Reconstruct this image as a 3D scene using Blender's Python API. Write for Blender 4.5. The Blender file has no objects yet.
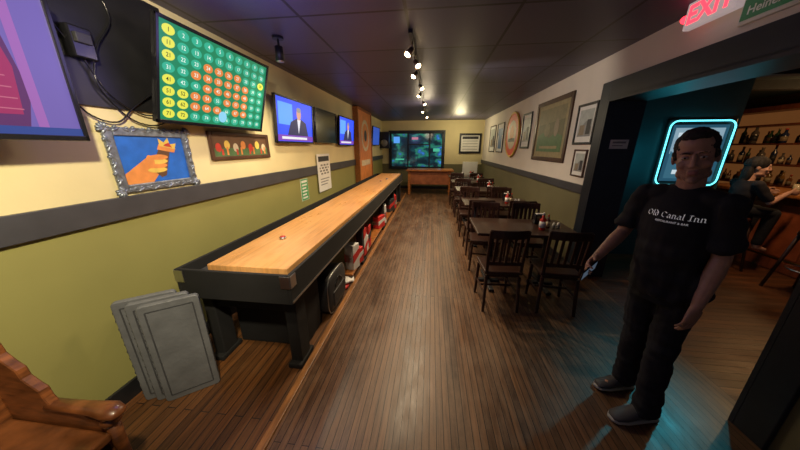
import bpy, bmesh, math, random
from mathutils import Vector, Matrix, noise
from mathutils.bvhtree import BVHTree
random.seed(7)
SC=bpy.context.scene
COL=SC.collection
pi=math.pi
try: SC.view_settings.view_transform='Standard'
except Exception: pass

# ------------------------------------------------ materials
def M(name,col,rough=.6,metal=0,emit=None,es=0,var=0,ns=6,bump=0,bs=40,coat=0,alpha=None,stretch=None):
    m=bpy.data.materials.new(name); m.use_nodes=True
    nt=m.node_tree; p=nt.nodes['Principled BSDF']
    c=(col[0],col[1],col[2],1)
    p.inputs['Base Color'].default_value=c
    p.inputs['Roughness'].default_value=rough
    p.inputs['Metallic'].default_value=metal
    p.inputs['Coat Weight'].default_value=coat
    if emit is not None:
        p.inputs['Emission Color'].default_value=(emit[0],emit[1],emit[2],1)
        p.inputs['Emission Strength'].default_value=es
    if var or bump:
        tc=nt.nodes.new('ShaderNodeTexCoord'); mp=nt.nodes.new('ShaderNodeMapping')
        nt.links.new(tc.outputs['Object'],mp.inputs['Vector'])
        if stretch: mp.inputs['Scale'].default_value=stretch
    if var:
        n=nt.nodes.new('ShaderNodeTexNoise'); n.inputs['Scale'].default_value=ns; n.inputs['Detail'].default_value=5
        nt.links.new(mp.outputs[0],n.inputs['Vector'])
        r=nt.nodes.new('ShaderNodeValToRGB')
        r.color_ramp.elements[0].position=.3; r.color_ramp.elements[1].position=.7
        r.color_ramp.elements[0].color=tuple(max(0,x*(1-var)) for x in col)+(1,)
        r.color_ramp.elements[1].color=tuple(min(1,x*(1+var)) for x in col)+(1,)
        nt.links.new(n.outputs['Fac'],r.inputs[0]); nt.links.new(r.outputs[0],p.inputs['Base Color'])
    if bump:
        n2=nt.nodes.new('ShaderNodeTexNoise'); n2.inputs['Scale'].default_value=bs
        nt.links.new(mp.outputs[0],n2.inputs['Vector'])
        bp=nt.nodes.new('ShaderNodeBump'); bp.inputs['Strength'].default_value=bump; bp.inputs['Distance'].default_value=.01
        nt.links.new(n2.outputs['Fac'],bp.inputs['Height']); nt.links.new(bp.outputs[0],p.inputs['Normal'])
    return m

def plank(name,c1,c2,cm,width,length,rot,rough=.35,wear=.5,mort=.0015,wearcol=(.3,.22,.14),grain=.8):
    m=bpy.data.materials.new(name); m.use_nodes=True
    nt=m.node_tree; p=nt.nodes['Principled BSDF']; L=nt.links.new
    tc=nt.nodes.new('ShaderNodeTexCoord'); mp=nt.nodes.new('ShaderNodeMapping')
    L(tc.outputs['Object'],mp.inputs['Vector']); mp.inputs['Rotation'].default_value=(0,0,rot)
    b=nt.nodes.new('ShaderNodeTexBrick'); b.offset=.37
    b.inputs['Scale'].default_value=1; b.inputs['Brick Width'].default_value=length; b.inputs['Row Height'].default_value=width
    b.inputs['Mortar Size'].default_value=mort; b.inputs['Mortar Smooth'].default_value=.1
    b.inputs['Color1'].default_value=c1+(1,); b.inputs['Color2'].default_value=c2+(1,); b.inputs['Mortar'].default_value=cm+(1,)
    L(mp.outputs[0],b.inputs['Vector'])
    mp2=nt.nodes.new('ShaderNodeMapping'); mp2.inputs['Scale'].default_value=(1.5,30,1)
    L(mp.outputs[0],mp2.inputs['Vector'])
    n=nt.nodes.new('ShaderNodeTexNoise'); n.inputs['Scale'].default_value=2; n.inputs['Detail'].default_value=6
    L(mp2.outputs[0],n.inputs['Vector'])
    mx=nt.nodes.new('ShaderNodeMix'); mx.data_type='RGBA'; mx.blend_type='MULTIPLY'; mx.inputs[0].default_value=grain
    rr=nt.nodes.new('ShaderNodeValToRGB'); rr.color_ramp.elements[0].color=(.4,.37,.34,1); rr.color_ramp.elements[1].color=(1.35,1.3,1.2,1)
    rr.color_ramp.elements[0].position=.3; rr.color_ramp.elements[1].position=.7
    L(n.outputs['Fac'],rr.inputs[0]); L(b.outputs['Color'],mx.inputs[6]); L(rr.outputs[0],mx.inputs[7])
    n3=nt.nodes.new('ShaderNodeTexNoise'); n3.inputs['Scale'].default_value=1.7; n3.inputs['Detail'].default_value=9; n3.inputs['Roughness'].default_value=.78
    mp3=nt.nodes.new('ShaderNodeMapping'); mp3.inputs['Scale'].default_value=(.7,1.8,1); L(mp.outputs[0],mp3.inputs['Vector'])
    L(mp3.outputs[0],n3.inputs['Vector'])
    r3=nt.nodes.new('ShaderNodeValToRGB'); r3.color_ramp.elements[0].position=.45; r3.color_ramp.elements[1].position=.68
    r3.color_ramp.elements[0].color=(0,0,0,1); r3.color_ramp.elements[1].color=(wear,wear,wear,1)
    L(n3.outputs['Fac'],r3.inputs[0])
    mx2=nt.nodes.new('ShaderNodeMix'); mx2.data_type='RGBA'; L(r3.outputs[0],mx2.inputs[0]); L(mx.outputs[2],mx2.inputs[6]); mx2.inputs[7].default_value=wearcol+(1,)
    mx4=nt.nodes.new('ShaderNodeMix'); mx4.data_type='RGBA'; L(b.outputs['Fac'],mx4.inputs[0]); L(mx2.outputs[2],mx4.inputs[6]); mx4.inputs[7].default_value=cm+(1,)
    L(mx4.outputs[2],p.inputs['Base Color'])
    mr=nt.nodes.new('ShaderNodeMapRange'); mr.inputs[1].default_value=.3; mr.inputs[2].default_value=.7; mr.inputs[3].default_value=rough-.1; mr.inputs[4].default_value=rough+.2
    L(n3.outputs['Fac'],mr.inputs[0]); L(mr.outputs[0],p.inputs['Roughness'])
    bp=nt.nodes.new('ShaderNodeBump'); bp.inputs['Strength'].default_value=.5; bp.inputs['Distance'].default_value=.004
    L(b.outputs['Fac'],bp.inputs['Height']); bp.invert=True; L(bp.outputs[0],p.inputs['Normal'])
    return m

def E(name,col,s=1.0):
    return M(name,tuple(x*.1 for x in col),.4,emit=col,es=s)

black=M('black_paint',(.012,.012,.014),.45,var=.3)
matteblack=M('matte_black_paint',(.006,.006,.007),.8,var=.3)
blackgloss=M('black_plastic',(.01,.01,.012),.2)
white=M('white_paper',(.75,.74,.7),.7,var=.05)
steel=M('brushed_steel',(.55,.55,.56),.3,1,var=.1)
cream=M('cream_wall_paint',(.72,.62,.34),.75,var=.06,ns=2,bump=.05)
green=M('olive_wall_paint',(.26,.245,.075),.7,var=.06,ns=2,bump=.05)
greyw=M('pale_grey_wall_paint',(.70,.64,.56),.75,var=.06,ns=2,bump=.05)
greenR=M('grey_green_wall_paint',(.15,.135,.065),.7,var=.08,ns=2,bump=.05)
railm=M('charcoal_rail_paint',(.05,.05,.058),.5,var=.15)
doorm=M('dark_slate_trim_paint',(.012,.018,.028),.4,var=.2)
tealw=M('teal_wall_paint',(.02,.085,.095),.6,var=.15,ns=3)
darkwood=M('dark_stained_wood',(.040,.019,.012),.36,var=.35,ns=4,stretch=(1,8,8),coat=.15)
chairwood=M('espresso_wood',(.034,.012,.007),.4,var=.35,ns=5,stretch=(8,8,1),coat=.1)
maple=plank('maple_playfield',(.66,.34,.12),(.60,.30,.10),(.5,.24,.08),.045,6.0,pi/2,.32,.55,.0004,(.76,.47,.21),.35)
orangewood=M('honey_oak',(.34,.12,.028),.32,var=.4,ns=4,stretch=(2,10,10),coat=.3)
chairoak=M('aged_oak',(.16,.052,.015),.35,var=.5,ns=4,stretch=(3,3,12),coat=.3)
floorm=plank('worn_hardwood',(.150,.073,.034),(.066,.033,.017),(.007,.004,.003),.043,2.6,pi/2,.36,.75,.002,(.20,.12,.066))
floorl=plank('amber_boards',(.14,.054,.015),(.075,.030,.009),(.010,.005,.002),.06,2.9,pi/2,.45,.4,.003,(.18,.085,.027))
floorb=plank('side_room_boards',(.15,.055,.02),(.08,.03,.013),(.012,.007,.004),.07,1.8,0,.35,.3,.002,(.2,.085,.035))
skin=M('skin',(.40,.215,.145),.5,var=.12,ns=25)
skinw=M('light_skin',(.5,.28,.2),.5,var=.08,ns=20)
stub=M('beard_stubble',(.30,.165,.115),.65,var=.2,ns=120)
lipm=M('lips',(.32,.13,.11),.5)
hairm=M('black_hair',(.012,.009,.008),.75,var=.4,ns=60,bump=.6,bs=120)
shirtm=M('black_cotton',(.006,.006,.008),.85,var=.3,ns=8,bump=.3,bs=18)
jeanm=M('dark_denim',(.007,.008,.012),.9,var=.4,ns=30,bump=.3,bs=18)
redE=E('red_led',(1,.03,.05),3.5)

def ceilmat():
    m=bpy.data.materials.new('dark_ceiling_panels'); m.use_nodes=True
    nt=m.node_tree; p=nt.nodes['Principled BSDF']; L=nt.links.new
    tc=nt.nodes.new('ShaderNodeTexCoord'); mp=nt.nodes.new('ShaderNodeMapping'); mp.inputs['Location'].default_value=(.23,.12,0)
    L(tc.outputs['Object'],mp.inputs['Vector'])
    b=nt.nodes.new('ShaderNodeTexBrick'); b.offset=0; b.inputs['Scale'].default_value=1
    b.inputs['Brick Width'].default_value=.84; b.inputs['Row Height'].default_value=.8; b.inputs['Mortar Size'].default_value=.014; b.inputs['Mortar Smooth'].default_value=.2
    b.inputs['Color1'].default_value=(.088,.082,.145,1); b.inputs['Color2'].default_value=(.064,.061,.114,1); b.inputs['Mortar'].default_value=(.010,.009,.015,1)
    L(mp.outputs[0],b.inputs['Vector']); L(b.outputs['Color'],p.inputs['Base Color'])
    n=nt.nodes.new('ShaderNodeTexNoise'); n.inputs['Scale'].default_value=60
    L(tc.outputs['Object'],n.inputs['Vector'])
    bp=nt.nodes.new('ShaderNodeBump'); bp.inputs['Strength'].default_value=.2; bp.inputs['Distance'].default_value=.004
    L(n.outputs['Fac'],bp.inputs['Height']); L(bp.outputs[0],p.inputs['Normal'])
    p.inputs['Roughness'].default_value=.45
    return m
ceilm=ceilmat()

# ------------------------------------------------ mesh builder
TXT={}
def textmesh(s,align='CENTER',shear=0,bold=0):
    k=(s,align,shear,bold)
    if k in TXT: return TXT[k]
    cu=bpy.data.curves.new('t','FONT'); cu.body=s; cu.align_x=align; cu.align_y='CENTER'; cu.size=1; cu.shear=shear; cu.offset=bold; cu.resolution_u=3
    o=bpy.data.objects.new('t',cu); COL.objects.link(o)
    dg=bpy.context.evaluated_depsgraph_get(); dg.update()
    me=bpy.data.meshes.new_from_object(o.evaluated_get(dg))
    bpy.data.objects.remove(o); bpy.data.curves.remove(cu)
    TXT[k]=me; return me

class B:
    def __init__(s): s.bm=bmesh.new(); s.mats=[]
    def mi(s,m):
        if m not in s.mats: s.mats.append(m)
        return s.mats.index(m)
    def add(s,t,mat,smooth=False):
        i=s.mi(mat)
        for f in t.faces: f.material_index=i; f.smooth=smooth
        me=bpy.data.meshes.new('tmp'); t.to_mesh(me); t.free(); s.bm.from_mesh(me); bpy.data.meshes.remove(me)
        return s
    def box(s,c,d,mat,rot=None,bev=0,seg=2):
        t=bmesh.new(); bmesh.ops.create_cube(t,size=1)
        bmesh.ops.scale(t,vec=d,verts=t.verts)
        if bev: bmesh.ops.bevel(t,geom=list(t.edges),offset=bev,segments=seg,affect='EDGES',profile=.5)
        mx=Matrix.Translation(c)
        if rot is not None: mx=mx@(rot if isinstance(rot,Matrix) else Matrix.Rotation(rot[0],4,rot[1]))
        t.transform(mx)
        return s.add(t,mat)
    def bb(s,x0,x1,y0,y1,z0,z1,mat,bev=0):
        return s.box(((x0+x1)/2,(y0+y1)/2,(z0+z1)/2),(x1-x0,y1-y0,z1-z0),mat,bev=bev)
    def cyl(s,p0,p1,r0,r1,mat,seg=14,smooth=True):
        p0=Vector(p0);p1=Vector(p1);d=p1-p0
        t=bmesh.new(); bmesh.ops.create_cone(t,cap_ends=True,segments=seg,radius1=r0,radius2=r1,depth=d.length)
        q=Vector((0,0,1)).rotation_difference(d.normalized()).to_matrix().to_4x4()
        t.transform(Matrix.Translation((p0+p1)/2)@q)
        return s.add(t,mat,smooth)
    def sph(s,c,r,mat,mx=None,u=20,v=12):
        if not hasattr(r,'__len__'): r=(r,r,r)
        t=bmesh.new(); bmesh.ops.create_uvsphere(t,u_segments=u,v_segments=v,radius=1)
        bmesh.ops.scale(t,vec=r,verts=t.verts)
        m=Matrix.Translation(c)
        if mx is not None: m=m@mx
        t.transform(m); return s.add(t,mat,True)
    def cap(s,p0,p1,r0,r1,mat):
        s.cyl(p0,p1,r0,r1,mat); s.sph(p0,r0,mat,u=14,v=8); s.sph(p1,r1,mat,u=14,v=8); return s
    def chain(s,pts,mat):
        for a,b in zip(pts[:-1],pts[1:]): s.cap(a[0],b[0],a[1],b[1],mat)
        return s
    def loft(s,rings,mat,seg=20,smooth=True,closed=True):
        t=bmesh.new(); R=[]
        for r in rings:
            c=Vector(r[0]);U=Vector(r[1]);V=Vector(r[2]); pw=r[3] if len(r)>3 else 1
            ring=[]
            for k in range(seg):
                a=2*pi*k/seg; ca=math.cos(a);sa=math.sin(a)
                ca=math.copysign(abs(ca)**pw,ca); sa=math.copysign(abs(sa)**pw,sa)
                ring.append(t.verts.new(c+U*ca+V*sa))
            R.append(ring)
        for A,Bb in zip(R[:-1],R[1:]):
            for k in range(seg): t.faces.new((A[k],A[(k+1)%seg],Bb[(k+1)%seg],Bb[k]))
        if closed: t.faces.new(R[0][::-1]); t.faces.new(R[-1])
        bmesh.ops.recalc_face_normals(t,faces=t.faces)
        return s.add(t,mat,smooth)
    def zl(s,rings,mat,seg=24,smooth=True,pw=1):
        return s.loft([((x,y,z),(rx,0,0),(0,ry,0),pw) for x,y,z,rx,ry in rings],mat,seg,smooth)
    def prism(s,out,th,mat,mx=None,bev=0):
        t=bmesh.new()
        a=[t.verts.new((p[0],p[1],0)) for p in out]
        f=t.faces.new(a)
        r=bmesh.ops.extrude_face_region(t,geom=[f])
        bmesh.ops.translate(t,vec=(0,0,th),verts=[v for v in r['geom'] if isinstance(v,bmesh.types.BMVert)])
        bmesh.ops.recalc_face_normals(t,faces=t.faces)
        if bev: bmesh.ops.bevel(t,geom=[e for e in t.edges if e.calc_face_angle(0)>1.2],offset=bev,segments=1,affect='EDGES')
        if mx is not None: t.transform(mx)
        return s.add(t,mat)
    def disc(s,x,y,z,r,mat,ry=None,seg=20):
        t=bmesh.new(); vs=[t.verts.new((x+r*math.cos(2*pi*k/seg),y+(ry or r)*math.sin(2*pi*k/seg),z)) for k in range(seg)]
        t.faces.new(vs); return s.add(t,mat)
    def quad(s,x0,x1,y0,y1,z,mat):
        t=bmesh.new(); t.faces.new([t.verts.new(p) for p in ((x0,y0,z),(x1,y0,z),(x1,y1,z),(x0,y1,z))]); return s.add(t,mat)
    def poly(s,pts,z,mat):
        t=bmesh.new(); t.faces.new([t.verts.new((p[0],p[1],z)) for p in pts]); return s.add(t,mat)
    def text(s,st,size,x,y,z,mat,sx=1,align='CENTER',shear=0,bold=0,mx=None):
        me=textmesh(st,align,shear,bold); t=bmesh.new(); t.from_mesh(me)
        m=Matrix.Translation((x,y,z))@Matrix.Diagonal((size*sx,size,size,1))
        if mx is not None: m=mx@m
        t.transform(m); return s.add(t,mat)
    def tube(s,pts,r,mat,seg=8,closed=False):
        P=[Vector(p) for p in pts]; n=len(P); rings=[]
        prevU=None
        for i in range(n):
            if closed: d=P[(i+1)%n]-P[i-1]
            else: d=P[min(i+1,n-1)]-P[max(i-1,0)]
            d.normalize()
            if prevU is None:
                ref=Vector((0,0,1)) if abs(d.z)<.9 else Vector((1,0,0)); U=d.cross(ref).normalized()
            else: U=(prevU-d*prevU.dot(d)).normalized()
            prevU=U; rings.append((P[i],U*r,d.cross(U)*r))
        if closed: rings.append(rings[0])
        return s.loft(rings,mat,seg,True,not closed)
    def obj(s,name,parent=None,loc=(0,0,0),rot=(0,0,0),label=None):
        me=bpy.data.meshes.new(name); s.bm.to_mesh(me); s.bm.free()
        for m in s.mats: me.materials.append(m)
        o=bpy.data.objects.new(name,me); COL.objects.link(o)
        o.location=loc; o.rotation_euler=rot
        if parent is not None: o.parent=parent
        if label: o['label']=label
        return o

def tag(o,label,cat,group=None):
    o['label']=label; o['category']=cat
    if group: o['group']=group
    return o
def empty(name,loc,label,cat,rot=(0,0,0),group=None):
    o=bpy.data.objects.new(name,None); COL.objects.link(o); o.location=loc; o.rotation_euler=rot; o.empty_display_size=.1
    return tag(o,label,cat,group)
def struct(o,label=None):
    o['kind']='structure'
    if label: o['label']=label
    return o
def copytree(o,parent=None):
    n=o.copy(); COL.objects.link(n)
    if parent is not None: n.parent=parent
    for c in list(o.children): copytree(c,n)
    return n
def place(o,loc,rz=0,label=None):
    n=copytree(o); n.location=loc; n.rotation_euler=(0,0,rz)
    if label: n['label']=label
    return n

H=1.65; XL=-2.0; XR=1.95; YF=10.6; ZC=2.63; Y0=-1.6
# ------------------------------------------------ room shell
struct(B().bb(-.885,XR+.16,Y0,YF,-.1,0,floorm).obj('floor'),'worn dark hardwood strip floor')
struct(B().bb(XL-.2,-.915,Y0,YF,-.1,0,floorl).obj('floor'),'amber wide-board floor along the games wall')
struct(B().bb(-.930,-.88,Y0,YF,-.1,.020,M('honey_threshold',(.27,.12,.04),.4,var=.4,ns=5,stretch=(8,1,1)),.005).obj('trim_1'),'raised light wooden floor edge strip')
struct(B().bb(XR+.16,7.2,Y0,7.6,-.1,0,floorb).obj('floor'),'side bar room timber floor')
struct(B().bb(XL-.2,XR,Y0,YF,ZC,ZC+.1,ceilm).obj('ceiling'),'dark gridded panel ceiling')
b=B(); b.bb(XL-.15,XL,Y0,YF,0,1.27,green); b.bb(XL-.15,XL,Y0,YF,1.27,ZC,cream); struct(b.obj('wall_left'))
b=B()
b.bb(XR,XR+.32,3.36,YF,0,1.13,greenR); b.bb(XR,XR+.32,3.36,YF,1.13,ZC,greyw)
b.bb(XR,XR+.32,1.40,3.36,2.17,ZC,greyw)
b.bb(XR,XR+.32,Y0,1.40,0,1.13,greenR); b.bb(XR,XR+.32,Y0,1.40,1.13,ZC,greyw)
struct(b.obj('wall_right'))
b=B(); b.bb(XL,XR,YF,YF+.15,0,1.0,greenR); b.bb(XL,XR,YF,YF+.15,1.0,ZC,cream); struct(b.obj('wall_far'))
struct(B().bb(XL,XL+.03,Y0,YF,1.2,1.34,railm,.004).obj('trim_2'),'charcoal chair rail')
b=B(); b.bb(XR-.03,XR,3.50,YF,1.07,1.18,railm,.004); struct(b.obj('trim_3'),'charcoal chair rail')
struct(B().bb(XL,XL+.02,Y0,YF,0,.12,black).obj('baseboard_left'))
struct(B().bb(XR-.02,XR,3.5,YF,0,.12,black).obj('baseboard_right'))
struct(B().bb(XL+.02,XR-.02,YF-.02,YF,0,.12,black).obj('baseboard_far'))
# doorway casing
b=B()
b.bb(XR-.03,XR,3.36,3.51,0,2.34,doorm,.004); b.bb(XR-.03,XR,1.25,1.40,0,2.34,doorm,.004)
b.bb(XR-.03,XR,1.40,3.36,2.15,2.34,doorm,.004)
b.bb(XR-.03,XR+.35,3.335,3.36,0,2.15,doorm); b.bb(XR-.03,XR+.35,1.40,1.425,0,2.15,doorm); b.bb(XR-.03,XR+.35,1.425,3.335,2.13,2.17,doorm)
struct(b.obj('trim_4'),'dark slate doorway casing')
# side room
struct(B().bb(XR+.32,4.1,4.2,4.32,0,2.55,tealw).obj('wall_side_room'))
struct(B().bb(6.3,6.45,Y0,7.6,0,2.55,M('dark_brown_wall',(.06,.03,.02),.6,var=.2)).obj('wall_bar_back'))
struct(B().bb(XR+.32,6.3,7.5,7.6,0,2.55,tealw).obj('wall_bar_far'))
struct(B().bb(XR+.32,6.45,Y0,7.6,2.55,2.65,M('side_ceiling',(.03,.05,.055),.6,var=.2)).obj('ceiling_side_room'))
b=B()
beamm=M('dark_beam',(.02,.025,.028),.5,var=.3)
for i in range(5): b.bb(2.3,6.25,1.0+i*.9,1.12+i*.9,2.43,2.55,beamm)
struct(b.obj('trim_5'),'dark ceiling beams of the bar room')

# ------------------------------------------------ flat wall things
def rotw(w): return {'L':(pi/2,0,pi/2),'R':(pi/2,0,-pi/2),'F':(pi/2,0,0)}[w]
def wloc(w,a,z,off=0):
    return {'L':(XL+off,a,z),'R':(XR-off,a,z),'F':(a,YF-off,z)}[w]
def framed(name,w,a0,a1,z0,z1,fw,fm,draw,label,cat='framed picture',depth=.025,off=0.0,ornate=False):
    W=a1-a0;Hh=z1-z0
    e=empty(name,wloc(w,(a0+a1)/2,(z0+z1)/2,off),label,cat,rotw(w))
    b=B()
    for sx in (-1,1):
        b.box((sx*(W/2-fw/2),0,depth/2),(fw,Hh,depth),fm,bev=.006)
        b.box((0,sx*(Hh/2-fw/2),depth/2),(W-2*fw,fw,depth),fm,bev=.006)
    if ornate:
        def leaf(x,y,a,s_):
            mx=Matrix.Rotation(a,4,'Z')
            b.sph((x,y,depth*.75),(.030*s_,.011*s_,.012),fm,mx,10,6)
            b.sph((x+.016*math.cos(a+1.2),y+.016*math.sin(a+1.2),depth*.8),(.013*s_,.009*s_,.012),fm,mx,8,6)
        n=11
        for i in range(n):
            x=-W/2+.02+(W-.04)*i/(n-1)
            for sy in (-1,1): leaf(x,sy*(Hh/2-.012),(.5 if i%2 else -.5)*sy,1)
        for i in range(8):
            y=-Hh/2+.02+(Hh-.04)*i/7
            for sx in (-1,1): leaf(sx*(W/2-.012),y,pi/2+(.5 if i%2 else -.5)*sx,1)
        for sx in(-1,1):
            for sy in(-1,1):
                for k in range(5):
                    a=math.atan2(sy,sx)+(-.9+.45*k); b.sph((sx*(W/2-.015)+.022*math.cos(a),sy*(Hh/2-.015)+.022*math.sin(a),depth*.8),(.024,.009,.014),fm,Matrix.Rotation(a,4,'Z'),10,6)
    b.obj('frame',e)
    p=B(); p.box((0,0,.005),(W-1.6*fw,Hh-1.6*fw,.008),white)
    draw(p,W-2*fw,Hh-2*fw,.0095)
    p.obj('picture',e)
    return e
cb=lambda n,c,r=.5,v=.15:M(n,c,r,var=v,ns=14)
pvivid=cb('paint_vivid_blue',(.015,.13,.55)); pblue=cb('paint_blue',(.03,.13,.36)); pora=cb('paint_orange',(.75,.28,.07)); pyel=cb('paint_yellow',(.75,.52,.1)); pred=cb('paint_red',(.55,.05,.03))
pgrn=cb('paint_green',(.08,.16,.06)); polv=cb('paint_muted_olive',(.13,.12,.055)); polv2=cb('paint_dull_olive',(.20,.175,.09)); plime=cb('paint_leaf_green',(.06,.35,.12)); pbrn=cb('paint_brown',(.12,.06,.03)); pcrm=cb('paint_cream',(.65,.55,.38)); pgry=cb('paint_grey',(.25,.25,.25)); pdk=cb('paint_dark',(.03,.03,.035))
psky=cb('paint_pale_sky',(.42,.45,.42)); psep=cb('paint_sepia',(.26,.20,.13)); pgold=cb('paint_dull_gold',(.30,.24,.12))
frameb=M('walnut_frame',(.07,.03,.015),.4,var=.3); framegrey=M('silver_blue_carved_frame',(.22,.25,.30),.4,.6,var=.4,ns=30); frameblk=M('black_frame',(.01,.01,.01),.35)

def d_torch(p,W,Hh,z):
    p.quad(-W/2,W/2,-Hh/2,Hh/2,z,pvivid)
    p.poly([(-.5*W,-.5*Hh),(-.12*W,-.5*Hh),(.06*W,-.22*Hh),(-.10*W,.08*Hh),(-.5*W,-.30*Hh)],z+.001,pora)
    p.poly([(-.10*W,-.22*Hh),(.02*W,-.42*Hh),(.1*W,-.38*Hh),(.26*W,.22*Hh),(.1*W,.3*Hh)],z+.0015,pbrn)
    p.poly([(.05*W,.22*Hh),(.32*W,.14*Hh),(.36*W,.24*Hh),(.09*W,.34*Hh)],z+.002,pora)
    p.poly([(.1*W,.3*Hh),(.34*W,.22*Hh),(.38*W,.36*Hh),(.27*W,.34*Hh),(.26*W,.49*Hh),(.18*W,.38*Hh),(.1*W,.47*Hh)],z+.003,pyel)
    p.poly([(.16*W,.3*Hh),(.3*W,.26*Hh),(.26*W,.38*Hh),(.19*W,.34*Hh)],z+.0035,pred)
    for i in range(4): p.disc((-.02+.02*i)*W,(-.24+i*.095)*Hh,z+.003+.0003*i,.15*W,pora if i%2 else pyel,.062*Hh)
    p.disc(-.10*W,-.05*Hh,z+.0045,.06*W,pora,.15*Hh)
framed('framed_painting','L',1.41,1.97,1.36,1.77,.05,framegrey,d_torch,'painting in blue and orange with ornate silver-blue carved frame','framed picture',ornate=True)
def d_long(p,W,Hh,z):
    p.quad(-W/2,W/2,-Hh/2,Hh/2,z,pbrn)
    p.quad(-W/2,W/2,-Hh/2,-.1*Hh,z+.001,pgrn)
    for i in range(7):
        x=(-.42+i*.14)*W; p.disc(x,(.05 if i%2 else -.08)*Hh,z+.002,.045*W,[pred,pyel,pcrm,pora][i%4],.22*Hh)
    for i in range(12): p.quad((-.46+i*.08)*W,(-.43+i*.08)*W,-.45*Hh,(-.25+.1*(i%3))*Hh,z+.003,[pgrn,pred,pora][i%3])
framed('framed_painting','L',2.18,3.05,1.53,1.79,.035,frameb,d_long,'long narrow painting in walnut frame with red and green scene')
def d_port(p,W,Hh,z):
    p.quad(-W/2,W/2,-Hh/2,Hh/2,z,pgold)
    p.quad(-.42*W,.42*W,-.40*Hh,.42*Hh,z+.001,polv)
    p.poly([(-.42*W,-.4*Hh),(.42*W,-.4*Hh),(.42*W,-.12*Hh),(.2*W,-.05*Hh),(0,-.14*Hh),(-.22*W,-.02*Hh),(-.42*W,-.1*Hh)],z+.002,pgrn)
    p.poly([(-.42*W,.12*Hh),(.42*W,.18*Hh),(.42*W,.42*Hh),(-.42*W,.42*Hh)],z+.002,polv2)
    p.disc(-.1*W,.02*Hh,z+.003,.10*W,polv2,.13*Hh); p.disc(.2*W,.04*Hh,z+.003,.07*W,psep,.16*Hh); p.quad(-.3*W,.3*W,-.34*Hh,-.29*Hh,z+.003,pgold)
framed('framed_print','R',4.15,5.42,1.42,2.4,.07,frameb,d_port,'large muted olive print in wide walnut frame')
def d_photo(p,W,Hh,z):
    p.quad(-W/2,W/2,-Hh/2,Hh/2,z,white)
    p.quad(-.40*W,.40*W,-.34*Hh,.40*Hh,z+.001,psky)
    p.poly([(-.40*W,-.34*Hh),(.40*W,-.34*Hh),(.40*W,-.1*Hh),(.05*W,.1*Hh),(-.2*W,-.06*Hh)],z+.002,pgry)
    p.quad(-.3*W,.0,-.3*Hh,-.02*Hh,z+.003,psep)
    p.quad(.1*W,.34*W,-.28*Hh,.12*Hh,z+.003,pdk)
framed('framed_photograph','R',3.54,3.98,1.68,2.18,.03,frameblk,d_photo,'black framed faded photograph with white mat')
framed('framed_photograph','R',3.58,3.88,1.27,1.62,.02,frameb,d_photo,'small thin framed photograph with white mat')
framed('framed_photograph','R',5.68,6.2,1.62,2.32,.04,frameblk,d_photo,'tall black framed photograph with white mat')
framed('framed_jersey','R',7.7,8.4,1.5,2.3,.03,frameblk,lambda p,W,Hh,z:(p.quad(-W/2,W/2,-Hh/2,Hh/2,z,white),p.poly([(-.3*W,-.4*Hh),(.3*W,-.4*Hh),(.3*W,.1*Hh),(.45*W,.1*Hh),(.35*W,.35*Hh),(-.35*W,.35*Hh),(-.45*W,.1*Hh),(-.3*W,.1*Hh)],z+.001,pblue)),'white and blue shirt in black display frame')
framed('framed_photograph','R',8.65,9.4,1.5,2.3,.03,frameblk,d_photo,'pale photograph in black frame by the end wall')
# round emblem
e=empty('round_sign',wloc('R',6.82,1.93),'round red wall plaque with cream centre and gold rim','sign',rotw('R'))
b=B(); b.cyl((0,0,0),(0,0,.04),.5,.5,M('bright_red_enamel',(.80,.09,.03),.5,var=.1),40,False); b.obj('plaque',e)
b=B(); b.tube([(.5*math.cos(2*pi*i/40),.5*math.sin(2*pi*i/40),.035) for i in range(40)],.022,pyel,8,True); b.obj('rim',e)
b=B(); b.disc(0,0,.042,.33,pcrm,seg=32); b.disc(0,.05,.044,.16,pora); b.quad(-.25,.25,-.16,-.08,.044,pdk); b.obj('emblem',e)

e=empty('poster',wloc('L',4.62,1.2,.03),'white printed notice with bold black heading','poster',rotw('L'))
b=B(); b.box((0,0,.003),(.56,.66,.006),white); b.quad(-.24,.24,.2,.29,.0068,pdk)
for i in range(4):
    for j in range(9):
        if (i*7+j*5)%3: b.quad(-.2+j*.045,-.165+j*.045,.12-i*.05,.15-i*.05,.0068,pdk)
for i in range(3): b.quad(-.2,.2-.05*(i%3),-.12-i*.05,-.10-i*.05,.0068,pgry)
b.obj('sheet',e)
e=empty('notice',wloc('L',3.86,1.0),'small green and white paper notice','notice',rotw('L'))
b=B(); b.box((0,0,.002),(.24,.34,.004),white); b.quad(-.115,.115,-.165,.165,.0043,plime)
for i in range(5): b.quad(-.08,.08-.03*(i%2),.06-i*.05,.085-i*.05,.0048,white)
b.quad(-.09,.09,.11,.145,.0048,white); b.obj('sheet',e)
e=empty('notice',(2.12,3.335,1.68),'small white card taped on the doorway jamb','notice',(pi/2,0,0))
b=B(); b.box((0,0,.002),(.19,.10,.004),white); b.quad(-.07,.07,.01,.03,.0045,pgry); b.quad(-.07,.04,-.02,-.01,.0045,pgry); b.obj('sheet',e)

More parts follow.
